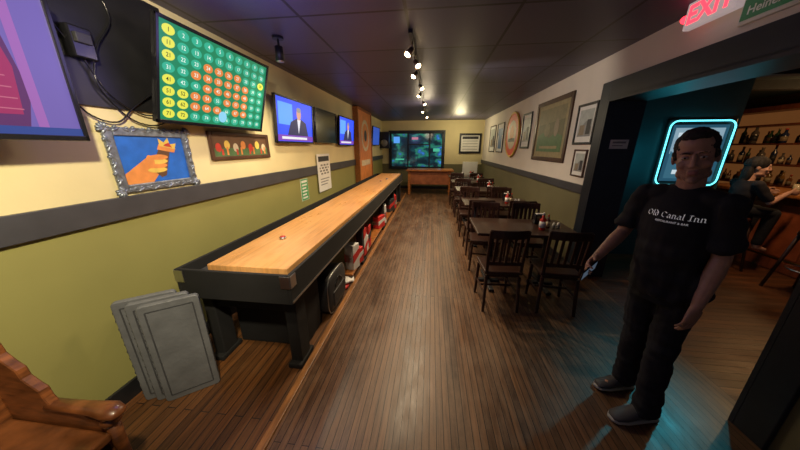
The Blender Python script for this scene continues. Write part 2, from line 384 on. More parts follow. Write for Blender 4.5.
tag(B().bb(XL,XL+.02,.35,1.98,1.88,2.6,black,.003).obj('backing_board'),'black painted backing board behind the screens','wall board')
b=B(); b.box((0,0,0),(.05,.11,.16),blackgloss,bev=.01); b.box((.03,0,.02),(.02,.07,.05),pdk,bev=.004)
tag(b.obj('media_box',loc=(XL+.045,1.42,2.2)),'small black media player box fixed on the board','media player')
def cable(pts,label):
    b=B(); P=[Vector(p) for p in pts]; out=[]
    for i in range(len(P)-1):
        p0=P[max(i-1,0)];p1=P[i];p2=P[i+1];p3=P[min(i+2,len(P)-1)]
        for k in range(6):
            t=k/6; out.append(.5*((2*p1)+(-p0+p2)*t+(2*p0-5*p1+4*p2-p3)*t*t+(-p0+3*p1-3*p2+p3)*t**3))
    out.append(P[-1]); b.tube(out,.005,blackgloss,6); return tag(b.obj('cable'),label,'cable')
cable([(XL+.03,1.35,2.58),(XL+.035,1.30,2.35),(XL+.04,1.42,2.12),(XL+.04,1.5,1.95),(XL+.03,1.68,1.86),(XL+.08,1.85,1.9)],'black cable looping down the wall board')
cable([(XL+.03,1.55,2.6),(XL+.035,1.62,2.4),(XL+.04,1.5,2.2),(XL+.04,1.45,2.0),(XL+.03,1.58,1.83),(XL+.03,1.75,1.80),(XL+.08,1.9,1.9)],'black cable hanging in a loose loop')
cable([(XL+.03,1.28,2.0),(XL+.03,1.36,1.84),(XL+.03,1.5,1.80),(XL+.03,1.62,1.9),(XL+.06,1.8,2.05)],'thin black cable drooping beneath the board')

# ------------------------------------------------ televisions
def tv(y0,y1,z0,z1,xb,xt,draw,label):
    W=y1-y0; Hh=math.hypot(z1-z0,xt-xb); tilt=math.atan2(xt-xb,z1-z0)
    e=empty('television',((xb+xt)/2,(y0+y1)/2,(z0+z1)/2),label,'television')
    e.rotation_euler=(Matrix.Rotation(tilt,4,'Y')@Matrix(((0,0,1,0),(1,0,0,0),(0,1,0,0),(0,0,0,1)))).to_euler()
    b=B(); b.box((0,0,-.02),(W,Hh,.03),blackgloss,bev=.006); b.box((0,-.02,-.045),(W*.6,Hh*.6,.03),black,bev=.01)
    bz=.018
    b.box((0,Hh/2-bz/2,.0),(W,bz,.016),blackgloss,bev=.003); b.box((0,-Hh/2+bz*.7,.0),(W,bz*1.4,.016),blackgloss,bev=.003)
    for s in(-1,1): b.box((s*(W/2-bz/2),0,0),(bz,Hh,.016),blackgloss,bev=.003)
    b.obj('casing',e)
    s=B(); draw(s,W-2*bz,Hh-2.4*bz,-.004); s.obj('screen',e)
    d=((xb+xt)/2-XL)
    m=B(); m.box((0,0,-.06),(.24,.2,.012),steel); m.box((0,0,-(.06+max(d-.07,.02)/2)),(.06,.06,max(d-.07,.02)),black,Matrix.Rotation(tilt,4,'X'))
    m.obj('wall_mount',e)
    return e
sE={}
def sc(n,c,s=1.0):
    if n not in sE: sE[n]=E('screen_'+n,c,s)
    return sE[n]
def d_tv1(p,W,Hh,z):
    p.quad(-W/2,W/2,-Hh/2,Hh/2,z,sc('violet',(.15,.11,.38),1))
    p.poly([(-W*.5,-Hh*.5),(W*.34,-Hh*.5),(W*.38,-Hh*.2),(W*.35,Hh*.2),(W*.30,Hh*.5),(-W*.5,Hh*.5)],z+.001,sc('plum',(.10,.03,.12),1))
    p.poly([(-W*.5,-Hh*.42),(W*.34,-Hh*.36),(W*.355,-Hh*.05),(W*.34,Hh*.1),(-W*.5,Hh*.2)],z+.002,sc('magenta',(.30,.03,.11),1))
    for i in range(7): p.quad(-W*.5,W*(.345-.006*i),-Hh*.33+i*Hh*.07,-Hh*.322+i*Hh*.07,z+.003,sc('pinkline',(.45,.12,.2),1))
    p.quad(W*.37,W*.40,-Hh*.5,Hh*.5,z+.002,sc('rose',(.3,.12,.4),1))
    p.quad(-W/2,W/2,-Hh*.5,-Hh*.44,z+.004,sc('bluebar',(.03,.06,.25),1))
tv(.05,1.215,1.68,2.34,-1.80,-1.78,d_tv1,'wall television showing a violet and magenta picture')
def d_keno(p,W,Hh,z):
    p.quad(-W/2,W/2,-Hh/2,Hh/2,z,sc('kgreen',(.008,.22,.10),1))
    cw=W*.97/10; ch=Hh*.97/8
    org={24,25,34,35,36,37,38,45,46,47,54,56,57,64,65,67,68,44,48,33,53,58,26,27,63}; yel={1,11,21,41,51,52,61,62,71,72,30}
    for r in range(8):
        for c in range(10):
            n=r*10+c+1; x=-W*.485+cw*(c+.5); y=Hh*.485-ch*(r+.5)
            m=sc('korange',(.75,.22,.05),1) if n in org else sc('kyellow',(.75,.75,.08),1) if n in yel else sc('kteal',(.03,.42,.26),1)
            p.disc(x,y,z+.001,cw*.42,m,ch*.42,16)
            p.text(str(n),ch*.5,x,y,z+.002,sc('kdark',(.0,.03,.02),.5) if n in yel else sc('kwhite',(.75,.9,.8),1),bold=.01)
    p.disc(.01*W,-Hh*.38,z+.003,ch*.62,sc('kball',(.25,.62,.85),1),ch*.62,24)
tv(1.64,2.75,1.81,2.43,-1.85,-1.67,d_keno,'tilted television showing a green grid of numbered circles')
def d_news(p,W,Hh,z,k=0):
    p.quad(-W/2,W/2,-Hh/2,Hh/2,z,sc('newsblue',(.015,.06,.75),1.4))
    p.quad(-W*.45,-W*.1,-Hh*.1,Hh*.4,z+.001,sc('newslight',(.08,.28,1.0),1.4))
    p.poly([(-.25*W,-.35*Hh),(.35*W,-.35*Hh),(.28*W,.0),(.14*W,.08*Hh),(.0*W,.08*Hh),(-.16*W,-.02*Hh)],z+.002,sc('suit',(.02,.02,.09),1))
    p.poly([(.05*W,-.3*Hh),(.12*W,.07*Hh),(.02*W,.07*Hh)],z+.003,sc('collar',(.8,.8,.9),1))
    p.disc(.07*W,.2*Hh,z+.003,.065*W,sc('face',(.7,.35,.25),1),.15*Hh)
    p.disc(.07*W,.3*Hh,z+.0035,.065*W,sc('grayhair',(.3,.28,.3),1),.06*Hh)
    p.quad(-W/2,W/2,-Hh*.48,-Hh*.34,z+.004,sc('banner',(.20,.05,.45),1))
    p.quad(-W*.4,W*.3,-Hh*.44,-Hh*.38,z+.005,sc('bannertext',(.8,.8,.85),1))
tv(3.14,4.16,1.70,2.27,-1.92,-1.88,d_news,'television showing a blue news studio with a suited speaker')
tv(4.28,5.24,1.72,2.27,-1.92,-1.90,lambda p,W,Hh,z:p.quad(-W/2,W/2,-Hh/2,Hh/2,z,M('dark_screen',(.01,.012,.02),.15)),'television switched off with a dark screen')
tv(5.38,6.42,1.68,2.27,-1.92,-1.88,d_news,'television showing a blue broadcast picture')
tv(8.5,9.6,1.7,2.3,-1.92,-1.88,lambda p,W,Hh,z:p.quad(-W/2,W/2,-Hh/2,Hh/2,z,sc('dimblue',(.03,.08,.4),1)),'television with a dim blue picture by the end wall')
# tall panel
e=empty('wooden_panel',(XL,7.45,.0),'tall orange brown wooden wall panel with round cream crest','wall panel',(pi/2,0,pi/2))
b=B(); b.box((0,1.65,.06),(1.5,1.9,.12),M('russet_wood',(.66,.23,.06),.45,var=.25,ns=4,stretch=(6,1,6)),bev=.008); b.obj('board',e)
b=B(); b.disc(0,1.95,.1215,.42,pcrm,seg=28); b.disc(0,1.95,.123,.32,pora,seg=28); b.disc(0,1.95,.1245,.15,pdk); b.quad(-.5,.5,1.15,1.3,.1215,pcrm); b.obj('crest',e)
b=B()
for s in(-1,1): b.box((s*.73,1.65,.08),(.06,1.95,.12),orangewood,bev=.005); b.box((0,1.65+s*.945,.08),(1.4,.06,.12),orangewood,bev=.005)
b.obj('frame',e)

# ------------------------------------------------ shuffleboard table
tx0,tx1,ty0,ty1=-1.75,-.90,1.40,8.15
e=empty('shuffleboard_table',((tx0+tx1)/2,(ty0+ty1)/2,0),'long shuffleboard table with maple playfield and black cabinet','shuffleboard table')
ox,oy=(tx0+tx1)/2,(ty0+ty1)/2; w=(tx1-tx0)/2; l=(ty1-ty0)/2
b=B()
b.bb(-w,-w+.024,-l,l,.62,.842,matteblack,.005); b.bb(w-.024,w,-l,l,.62,.842,matteblack,.005)
b.bb(-w+.024,w-.024,-l,-l+.024,.62,.842,matteblack,.005); b.bb(-w+.024,w-.024,l-.024,l,.62,.842,matteblack,.005)
b.bb(-w+.024,w-.024,-l+.024,l-.024,.63,.755,M('charcoal_carpet',(.03,.03,.033),.95,var=.3,ns=80))
b.obj('cabinet',e)
b=B(); b.bb(-.225,.375,-l+.065,l-.10,.755,.858,maple,.005); b.obj('playfield',e)
b=B(); b.bb(w-.0,w+.006,-l,l,.635,.647,steel); b.obj('side_rail',e,label='thin metal edge strip')
for sx in(-1,1):
    b=B(); b.box((sx*(w-.035),-l-.003,.790),(.07,.006,.09),steel,bev=.002); b.box((sx*(w+.003),-l+.035,.790),(.006,.07,.09),steel,bev=.002); b.obj('corner_plate',e,label='polished metal corner plate')
for yy in(-l+.17,-1.35,0.3,1.8,l-.17):
    for sx in(-1,1):
        b=B(); b.box((sx*.33,yy,.32),(.09,.14,.62),matteblack,bev=.008); b.box((sx*.33,yy,.022),(.11,.22,.044),matteblack,bev=.01); b.obj('leg',e)
    b=B(); b.box((0,yy,.55),(.60,.09,.15),matteblack,bev=.004); b.obj('cross_brace',e)
# dark boxes added behind the end legs to stand in for underside shade
for y0_ in(-l+.30,l-.62):
    b=B(); b.bb(-.30,.31,y0_,y0_+.32,.0,.62,matteblack,.012); b.obj('underside_shade_box',e)
b=B(); b.bb(.20,.37,-l+1.45,l-.75,.06,.085,orangewood,.004); b.obj('lower_shelf',e,label='honey coloured lower shelf board')
for x,y,mm,lb in((-1.31,2.03,pred,'red shuffleboard puck on the playfield'),(-1.2,6.1,pred,'red shuffleboard puck on the playfield'),(-1.12,6.5,pblue,'blue shuffleboard puck on the playfield')):
    b=B(); b.cyl((0,0,0),(0,0,.018),.029,.029,steel,20); b.cyl((0,0,.018),(0,0,.024),.024,.022,mm,20)
    tag(b.obj('shuffleboard_puck',loc=(x,y,.858)),lb,'puck')

bagm=M('black_nylon',(.02,.02,.023),.6,var=.3,ns=12,bump=.3)
e=empty('carry_bag',(-1.06,2.32,0),'rounded dark carry case with metal trim on the floor','bag')
b=B(); b.loft([((-.12,0,.22),(0,.20,0),(0,0,.17),.55),((-.10,0,.22),(0,.25,0),(0,0,.215),.55),((.10,0,.22),(0,.25,0),(0,0,.215),.55),((.12,0,.22),(0,.22,0),(0,0,.19),.55)],bagm,28); b.obj('bag_body',e)
sgn=lambda v:math.copysign(1,v)
b=B(); b.tube([(.104,.252*sgn(math.cos(a))*abs(math.cos(a))**.55,.22+.217*sgn(math.sin(a))*abs(math.sin(a))**.55) for a in [2*pi*(i+.5)/32 for i in range(32)]],.005,steel,6,True); b.obj('metal_trim',e,label='polished metal edging')
b=B(); b.box((.122,0,.16),(.02,.30,.16),bagm,bev=.008); b.obj('pocket',e)
b=B(); b.tube([(.125,-.10+.2*i/10,.28+.07*math.sin(pi*i/10)) for i in range(11)],.008,blackgloss); b.obj('handle',e)
redbox=M('red_carton',(.6,.03,.03),.5,var=.15); whitebox=M('white_carton',(.7,.7,.7),.5,var=.1)
def carton(x,y,w_,d_,h_,m1,m2,lb,rz=0,z=0):
    e=empty('carton',(x,y,z),lb,'box',(0,0,rz))
    b=B(); b.box((0,0,h_/2),(w_,d_,h_),m1,bev=.006); b.obj('box_body',e)
    b=B(); b.prism([(-d_*.5,h_*.30),(d_*.5,h_*.52),(d_*.5,h_*.78),(-d_*.5,h_*.62)],w_+.004,m2,Matrix(((0,0,1,-(w_+.004)/2),(1,0,0,0),(0,1,0,0),(0,0,0,1)))); b.obj('printed_band',e)
    return e
zz=.086
for y,d_,h_,m1,m2,lb in((3.05,.16,.34,whitebox,redbox,'white carton with red band standing on the low shelf'),(3.25,.12,.22,redbox,whitebox,'low red carton with white band'),
    (3.50,.12,.42,redbox,whitebox,'tall red carton with white band'),(3.66,.14,.24,whitebox,redbox,'low white carton with red band'),(3.85,.12,.36,redbox,pdk,'red carton with dark band'),
    (4.9,.28,.24,redbox,whitebox,'red carton lying on the low shelf'),(5.3,.24,.38,whitebox,redbox,'broad white carton with red band'),
    (6.3,.36,.30,pdk,redbox,'dark carton with red band by the far legs'),(6.75,.3,.34,redbox,whitebox,'red carton by the far legs')):
    carton(-1.0+random.uniform(-.02,.01),y,.13,d_,h_,m1,m2,lb,random.uniform(-.35,.35),zz)
for i,(x,y,m_) in enumerate(((-1.03,2.68,redbox),(-1.01,2.84,whitebox),(-1.18,2.75,redbox),(-1.02,2.74,whitebox))):
    b=B(); b.loft([((0,0,.0),(.03,0,0),(0,.03,0),.6),((0,0,.012),(.075,0,0),(0,.075,0),.5),((0,0,.03),(.07,0,0),(0,.07,0),.5),((0,0,.04),(.03,0,0),(0,.03,0),.6)],m_,20)
    tag(b.obj('bean_bag',loc=(x,y,0.0 if i<3 else .041),rot=(0,0,.3*i)),('red' if m_ is redbox else 'white')+' square toss bag lying on the floor','bean bag','toss bags on the floor')

# grey folded panels
gp=M('dark_grey_moulded_plastic',(.125,.13,.14),.5,var=.2,ns=7,bump=.25)
gpe=M('dark_panel_edge',(.05,.052,.058),.5,var=.2)
ang=math.atan2(.62,.78)
for i in range(3):
    n=Vector((-.62,.78,0)); dd=Vector((.78,.62,0))
    c=Vector((-1.595,1.190,.0))+n*(.020+i*.044)-dd*(.056*i+ (0.012 if i==2 else 0))
    e=empty('folding_panel',c,'dark grey moulded plastic folding panel standing by the table','folding panel',(0,0,ang),'stacked grey folding panels')
    b=B(); hh=.735+.012*i
    out=[]; r=.022; W2=.15
    for cx,cz,a0 in((W2-r,hh-r,0),(-W2+r,hh-r,pi/2),(-W2+r,r,pi),(W2-r,r,1.5*pi)):
        for k in range(5): a=a0+pi/2*k/4; out.append((cx+r*math.cos(a),cz+r*math.sin(a)))
    b.prism(out,.036,gp,Matrix(((1,0,0,0),(0,0,-1,.018),(0,1,0,0),(0,0,0,1))),.004); b.obj('panel',e)
    b=B()
    for k in range(12):
        zc=.07+k*(hh-.14)/11; b.box((-.150,0,zc),(.008,.026,.018),gpe,bev=.002)
    b.box((-.149,0,hh/2),(.006,.012,hh-.1),gpe); b.obj('edge_rib',e,label='dark ribbed edge')
    b=B()
    for s in(-1,1): b.box((s*.115,-.018,hh/2),(.008,.004,hh-.09),gpe,bev=.001); b.box((0,-.018,hh/2+s*(hh/2-.045)),(.23,.004,.008),gpe,bev=.001)
    b.obj('rib',e)

# ------------------------------------------------ carved wooden armchair
e=empty('carved_armchair',(-1.65,.385,0),'aged oak armchair with scalloped side and rounded arm ends','armchair')
prof=[(-.33,0),(.25,0),(.27,.06),(.22,.10),(.22,.40),(.26,.46),(.14,.50)]
sc_=[(-.02,.52),(-.04,.565),(-.045,.61),(-.075,.635),(-.11,.67),(-.115,.715),(-.15,.745),(-.185,.785),(-.19,.83),(-.225,.86),(-.26,.91),(-.33,.95)]
mxp=Matrix(((1,0,0,0),(0,0,-1,0),(0,1,0,0),(0,0,0,1)))
for s in(-1,1):
    b=B(); b.prism(prof+sc_,.035,chairoak,Matrix.Translation((0,s*.30+.0175,0))@mxp,.004); b.obj('side_panel',e)
    b=B()
    b.loft([((-.05,s*.30,.52),(0,.028,0),(0,0,.016)),((.1,s*.30,.525),(0,.03,0),(0,0,.018)),((.2,s*.30,.53),(0,.034,0),(0,0,.022)),((.27,s*.30,.528),(0,.042,0),(0,0,.028)),((.31,s*.30,.52),(0,.032,0),(0,0,.02)),((.322,s*.30,.517),(0,.01,0),(0,0,.006))],chairoak,16); b.obj('arm',e)
    b=B(); b.cyl((.25,s*.30,.0),(.25,s*.30,.12),.028,.02,chairoak); b.sph((.25,s*.30,.16),(.032,.032,.045),chairoak); b.cyl((.25,s*.30,.19),(.25,s*.30,.46),.02,.026,chairoak); b.sph((.25,s*.30,.47),(.036,.036,.03),chairoak); b.obj('arm_post',e)
b=B(); b.box((-.02,0,.40),(.56,.56,.04),chairoak,bev=.01); b.obj('seat',e)
b=B(); b.box((-.30,0,.66),(.03,.57,.5),chairoak,bev=.006)
for i in range(5): b.sph((-.30,-.24+i*.12,.91),(.018,.065,.045),chairoak)
b.obj('backrest',e)

# ------------------------------------------------ dining chairs and tables
def make_chair():
    e=empty('dining_chair',(0,0,0),'dark espresso wooden dining chair with slatted back','chair')
    b=B(); b.box((0,0,.45),(.42,.42,.035),chairwood,bev=.012,seg=3); b.box((0,0,.415),(.36,.36,.04),chairwood); b.obj('seat',e)
    b=B()
    for s in(-1,1):
        b.loft([((s*.185,-.19,.44),(.018,0,0),(0,.016,0),.5),((s*.19,-.20,.62),(.018,0,0),(0,.014,0),.5),((s*.195,-.245,.92),(.016,0,0),(0,.012,0),.5)],chairwood,8,False)
    n=6
    b.loft([((x,-.245+.03*((x/.2)**2)-.02,.885),(0,.011,0),(0,0,.045),.6) for x in [-.2+.4*i/n for i in range(n+1)]],chairwood,10,False)
    b.box((0,-.205,.56),(.37,.018,.04),chairwood)
    for i in range(5): b.box(((-.13+.065*i),-.233,.715),(.028,.012,.30),chairwood,Matrix.Rotation(math.radians(8),4,'X'))
    b.obj('backrest',e)
    for sx in(-1,1):
        for sy in(-1,1):
            b=B(); b.loft([((sx*.18,sy*.18,.40),(.019,0,0),(0,.019,0),.5),((sx*.195,sy*(.19 if sy>0 else .225),0),(.015,0,0),(0,.015,0),.5)],chairwood,8,False); b.obj('leg',e)
    for s in(-1,1):
        b=B(); b.box((s*.188,0,.2),(.014,.38,.022),chairwood); b.obj('stretcher',e)
    b=B(); b.box((0,.02,.2),(.37,.014,.022),chairwood); b.obj('stretcher',e)
    return e
def make_table():
    e=empty('dining_table',(0,0,0),'dark wooden restaurant table on pedestal base','table')
    b=B(); b.box((0,0,.735),(1.1,.66,.032),darkwood,bev=.008); b.obj('table_top',e)
    for s in(-1,1):
        b=B(); b.cyl((s*.32,0,.04),(s*.32,0,.70),.032,.032,black); b.box((s*.32,0,.71),(.1,.4,.018),black); b.obj('column',e)
        b=B(); b.box((s*.32,0,.02),(.06,.56,.035),black,bev=.01); b.box((s*.32,0,.02),(.3,.06,.035),black,bev=.01); b.obj('foot',e)
    return e
CH=make_chair(); TB=make_table()
TB.location=(1.08,3.05,0); TB['group']='dining tables along the wall'
CH.scale=(.90,.90,.97)
CH.location=(.75,2.60,0); CH['group']='dining chairs'; CH.rotation_euler=(0,0,.06)
ys=[3.05,4.48,5.90,7.30,8.70]
for k,y in enumerate(ys):
    if k: place(TB,(1.12,y,0))
    for j,(cx,dy,rz) in enumerate(((.79,-.43,.06),(1.36,-.43,-.04),(.78,.42,pi-.05),(1.36,.42,pi+.04))):
        if k==0 and j==0: continue
        if k==4 and j>1: continue
        place(CH,(cx-(.04 if k==0 else 0)+random.uniform(-.03,.03),y+dy,0),rz+random.uniform(-.08,.08),'dark espresso wooden dining chair with slatted back')

def bottle(name,loc,body,capm,labm,h,r,label,group=None,neck=.35):
    e=empty(name,loc,label,'bottle',group=group)
    b=B(); b.zl([(0,0,0,r*.9,r*.9),(0,0,.006,r,r),(0,0,h*.58,r,r),(0,0,h*.72,r*neck*1.3,r*neck*1.3),(0,0,h*.88,r*neck,r*neck)],body,16); b.obj('bottle_body',e)
    b=B(); b.zl([(0,0,h*.86,r*neck*1.15,r*neck*1.15),(0,0,h,r*neck*.95,r*neck*.95)],capm,12); b.obj('cap',e)
    b=B(); b.zl([(0,0,h*.15,r*1.015,r*1.015),(0,0,h*.5,r*1.015,r*1.015)],labm,16); b.obj('bottle_label',e)
    return e
ketchup=M('ketchup_red',(.55,.03,.01),.25,coat=.4); amber=M('amber_glass',(.10,.03,.01),.1,coat=.5)
for y in ys:
    bottle('ketchup_bottle',(1.27,y-.12,.751),ketchup,white,white,.20,.033,'red ketchup bottle with white cap on the table','table condiments')
    bottle('sauce_bottle',(1.36,y-.04,.751),amber,ketchup,pcrm,.16,.024,'dark sauce bottle with cream label on the table','table condiments')
    e=empty('napkin_dispenser',(1.32,y+.12,.751),'small black napkin dispenser with white napkins','napkin dispenser')
    b=B(); b.box((0,0,.06),(.11,.08,.12),blackgloss,bev=.01); b.obj('holder',e)
    b=B(); b.box((0,0,.125),(.08,.05,.012),white,bev=.004); b.obj('napkins',e)
    for sx in(0,1):
        b=B(); b.zl([(0,0,0,.017,.017),(0,0,.05,.015,.015),(0,0,.062,.008,.008)],white,12)
        tag(b.obj('salt_shaker',loc=(1.44+sx*.05,y-.02,.751)),'small white shaker on the table','salt shaker','table shakers')

# ------------------------------------------------ far end
def winmat():
    m=bpy.data.materials.new('night_window_glow'); m.use_nodes=True; nt=m.node_tree; p=nt.nodes['Principled BSDF']; L=nt.links.new
    tc=nt.nodes.new('ShaderNodeTexCoord'); mp=nt.nodes.new('ShaderNodeMapping'); mp.inputs['Scale'].default_value=(2.0,1,3.0); L(tc.outputs['Object'],mp.inputs[0])
    n=nt.nodes.new('ShaderNodeTexNoise'); n.inputs['Scale'].default_value=1.3; n.inputs['Detail'].default_value=4; L(mp.outputs[0],n.inputs['Vector'])
    r=nt.nodes.new('ShaderNodeValToRGB'); cr=r.color_ramp; cr.elements[0].position=.40; cr.elements[0].color=(.003,.012,.02,1); cr.elements[1].position=.72; cr.elements[1].color=(.06,.42,.80,1)
    for q,c in((.49,(.006,.045,.06,1)),(.55,(.02,.20,.12,1)),(.60,(.02,.10,.14,1)),(.65,(.03,.14,.50,1))):
        x=cr.elements.new(q); x.color=c
    L(n.outputs['Fac'],r.inputs[0]); L(r.outputs[0],p.inputs['Emission Color']); p.inputs['Emission Strength'].default_value=1; p.inputs['Base Color'].default_value=(.01,.02,.02,1); p.inputs['Roughness'].default_value=.1
    return m
b=B()
b.bb(-1.65,.42,YF-.02,YF-.005,.88,2.18,winmat())
for x in(-1.65,-.97,-.12,.38): b.bb(x,x+.05,YF-.05,YF-.02,.86,2.2,black)
for z in(.86,2.15): b.bb(-1.65,.43,YF-.05,YF-.02,z,z+.04,black)
b.bb(-.92,-.12,YF-.05,YF-.02,1.72,1.76,black)
b.bb(-1.72,.50,YF-.04,YF,2.19,2.27,doorm); b.bb(-1.72,.50,YF-.06,YF,.80,.87,doorm); b.bb(-1.72,-1.65,YF-.04,YF,.87,2.19,doorm); b.bb(.43,.50,YF-.04,YF,.87,2.19,doorm)
b.bb(-1.52,-1.28,YF-.035,YF-.025,1.80,2.04,sc('blueneon',(.1,.35,.9),1)); b.bb(-.80,-.55,YF-.035,YF-.025,1.93,2.02,sc('pinkneon',(.5,.18,.26),1)); b.bb(.05,.3,YF-.035,YF-.025,1.48,1.60,sc('greenneon',(.06,.45,.28),1)); b.bb(-1.45,-1.1,YF-.035,YF-.025,1.15,1.20,sc('greenneon',(.06,.45,.28),1))
struct(b.obj('window_1'),'dark end window with irregular teal, blue and green glow')
e=empty('long_bench_table',(-.05,9.5,0),'honey wood table with panelled front by the end wall','table')
b=B(); b.box((0,0,.86),(1.65,.8,.05),orangewood,bev=.008); b.obj('table_top',e)
b=B(); b.box((0,-.3,.6),(1.5,.04,.46),M('red_brown_panel',(.3,.10,.04),.45,var=.3),bev=.005); b.obj('apron',e)
b=B(); b.box((0,.3,.6),(1.5,.04,.46),pbrn); b.obj('apron',e)
for sx in(-1,1):
    for sy in(-1,1):
        b=B(); b.box((sx*.72,sy*.3,.418),(.09,.09,.834),orangewood,bev=.006); b.obj('leg',e)
e=empty('dry_erase_board',(1.45,YF-.035,1.78),'white scoring board with dark surround on the end wall','board',(pi/2,0,0))
b=B(); b.box((0,0,.01),(.82,.74,.02),black,bev=.003); b.obj('surround',e)
b=B(); b.box((0,0,.022),(.68,.58,.006),white); b.quad(-.30,.30,.16,.26,.0255,pdk)
for i in range(4): b.quad(-.28,.28,.08-i*.1,.1-i*.1,.0255,pgry)
b.obj('board',e)
b=B(); b.box((0,0,-.0175),(.3,.3,.033),black); b.obj('wall_bracket',e)
e=empty('sandwich_board',(1.45,10.1,0),'white folding sign stand by the end wall','sign')
b=B(); b.box((0,0,.62),(.55,.03,1.0),white,bev=.01); b.obj('panel',e)
b=B()
for s in(-1,1): b.box((s*.25,.04,.56),(.03,.03,1.12),black)
b.obj('stand',e)
e=empty('loudspeaker',(XL+.18,10.25,1.9),'black wall loudspeaker in the end corner','loudspeaker')
b=B(); b.box((0,0,0),(.36,.3,.6),black,bev=.012); b.obj('case',e)
b=B(); b.cyl((0,-.15,-.1),(0,-.165,-.1),.13,.12,pgry,24); b.obj('cone',e)

# ------------------------------------------------ ceiling fixtures
bulb=E('warm_bulb',(1,.74,.42),26)
bronze=M('brushed_bronze',(.5,.4,.28),.3,1,var=.1)
e=empty('track_light',(-.22,2.6,ZC),'black ceiling track with a row of small warm spot heads','track light')
b=B(); b.bb(-.018,.018,0,6.2,-.03,0,black); b.obj('track',e)
for i,y in enumerate((2.8,3.17,3.6,4.3,4.9,5.8,7.0,8.2)):
    dx=.07 if i%2 else -.07
    yl=y-2.6
    d=Vector((dx*.7,-.035,-.07)).normalized(); p0=Vector((0,yl,-.085)); U=d.cross(Vector((0,1,0))).normalized(); V=d.cross(U)
    b=B(); b.loft([((0,yl,-.03),(.007,0,0),(0,.007,0)),((0,yl,-.08),(.008,0,0),(0,.008,0)),(p0,U*.020,V*.020),(p0+d*.035,U*.026,V*.026),(p0+d*.08,U*.042,V*.042),(p0+d*.081,U*.036,V*.036),(p0+d*.06,U*.028,V*.028)],bronze,18); b.obj('lamp_head',e)
    b=B(); b.sph(p0+d*.070,(.029,.029,.024),bulb); b.obj('bulb',e)
    ld=bpy.data.lights.new('track_spot','SPOT'); ld.energy=34 if i<2 else 68; ld.color=(1,.76,.48); ld.spot_size=math.radians(140); ld.spot_blend=.7; ld.shadow_soft_size=.05
    lo=bpy.data.objects.new('track_spot_lamp',ld); COL.objects.link(lo); lo.location=(-.22+dx,y-.03,ZC-.2)
    lo.rotation_euler=(0,math.radians(26 if i<2 else (10 if i%2 else -10)),0)
e=empty('ceiling_spot',(-1.46,2.62,ZC),'black ceiling spotlight on a short stem','spotlight')
b=B(); b.zl([(0,0,0,.05,.05),(0,0,-.02,.05,.05),(0,0,-.021,.01,.01),(0,0,-.09,.01,.01)],black,16,False); b.obj('stem',e)
b=B(); b.cyl((0,0,-.08),(.0,.0,-.2),.035,.04,black,18); b.obj('lamp_head',e)
b=B(); b.cyl((0,0,-.198),(0,0,-.204),.034,.034,steel,18); b.obj('lens',e)

# EXIT sign hung under the ceiling
e=empty('exit_sign',(1.82,2.27,2.545),'pale illuminated exit sign with red letters above the doorway','exit sign',rotw('R'))
b=B(); b.box((0,0,.0),(.35,.17,.05),M('exit_housing',(.5,.47,.47),.6,emit=(1,.78,.76),es=.30),bev=.008); b.obj('housing',e)
b=B(); b.text('EXIT',.16,0,-.003,.0265,redE,sx=.95,bold=.03); b.obj('lettering',e)
b=B(); b.sph((-.20,.0,.0),(.026,.026,.030),redE); b.obj('lamp_head',e)
b=B(); b.box((0,.08,-.077),(.10,.01,.105),white); b.obj('bracket',e)
bg=M('deep_green_enamel',(.01,.08,.03),.3,emit=(.01,.1,.03),es=.25)
e=empty('beer_sign',(XR,2.035,2.465),'green and white enamel beer sign above the doorway','sign',rotw('R'))
b=B(); b.box((0,0,.01),(.33,.15,.02),M('silver_sign_edge',(.6,.6,.55),.4,.4),bev=.004); b.box((0,.008,.021),(.31,.115,.004),bg); b.obj('panel',e)
b=B(); b.text('Heineken',.064,0,-.004,.0245,white,bold=.02); b.obj('lettering',e)
b=B(); b.poly([(math.sin(i*pi/5)*(.006 if i%2 else .013),.048+math.cos(i*pi/5)*(.006 if i%2 else .013)) for i in range(10)],.0247,redE); b.obj('star_emblem',e)

# ------------------------------------------------ side room
cy=E('cyan_neon',(.12,.78,.92),2.6)
e=empty('neon_sign',(3.62,4.2,1.56),'illuminated poster sign with rounded cyan neon border','neon sign',(pi/2,0,0))
b=B(); b.box((0,0,.02),(.84,.92,.04),black,bev=.02); b.obj('case',e)
def rr(w_,h_,r,z,n=6):
    pts=[]
    for cx,cy_,a0 in((w_-r,h_-r,0),(-w_+r,h_-r,pi/2),(-w_+r,-h_+r,pi),(w_-r,-h_+r,1.5*pi)):
        for i in range(n+1):
            a=a0+pi/2*i/n; pts.append((cx+r*math.cos(a),cy_+r*math.sin(a),z))
    return pts
b=B(); b.tube(rr(.39,.43,.09,.06),.009,cy,8,True); b.obj('neon_tube',e)
b=B(); b.quad(-.34,.34,-.38,.38,.042,sc('signdark',(.02,.08,.13),1)); b.quad(-.30,.30,.0,.34,.043,sc('signpale',(.24,.36,.44),1))
b.poly([(-.29,-.34),(.29,-.34),(.29,.02),(.12,.12),(.02,-.03),(-.1,.1),(-.2,-.02),(-.29,.04)],.044,sc('signmid',(.04,.13,.19),1))
for i in range(5): b.quad(-.25+i*.1,-.18+i*.1,.22,.28,.045,sc('signwhite',(.55,.66,.72),1))
b.quad(-.2,.2,-.28,-.22,.045,sc('signwhite',(.5,.6,.65),1)); b.obj('poster',e)
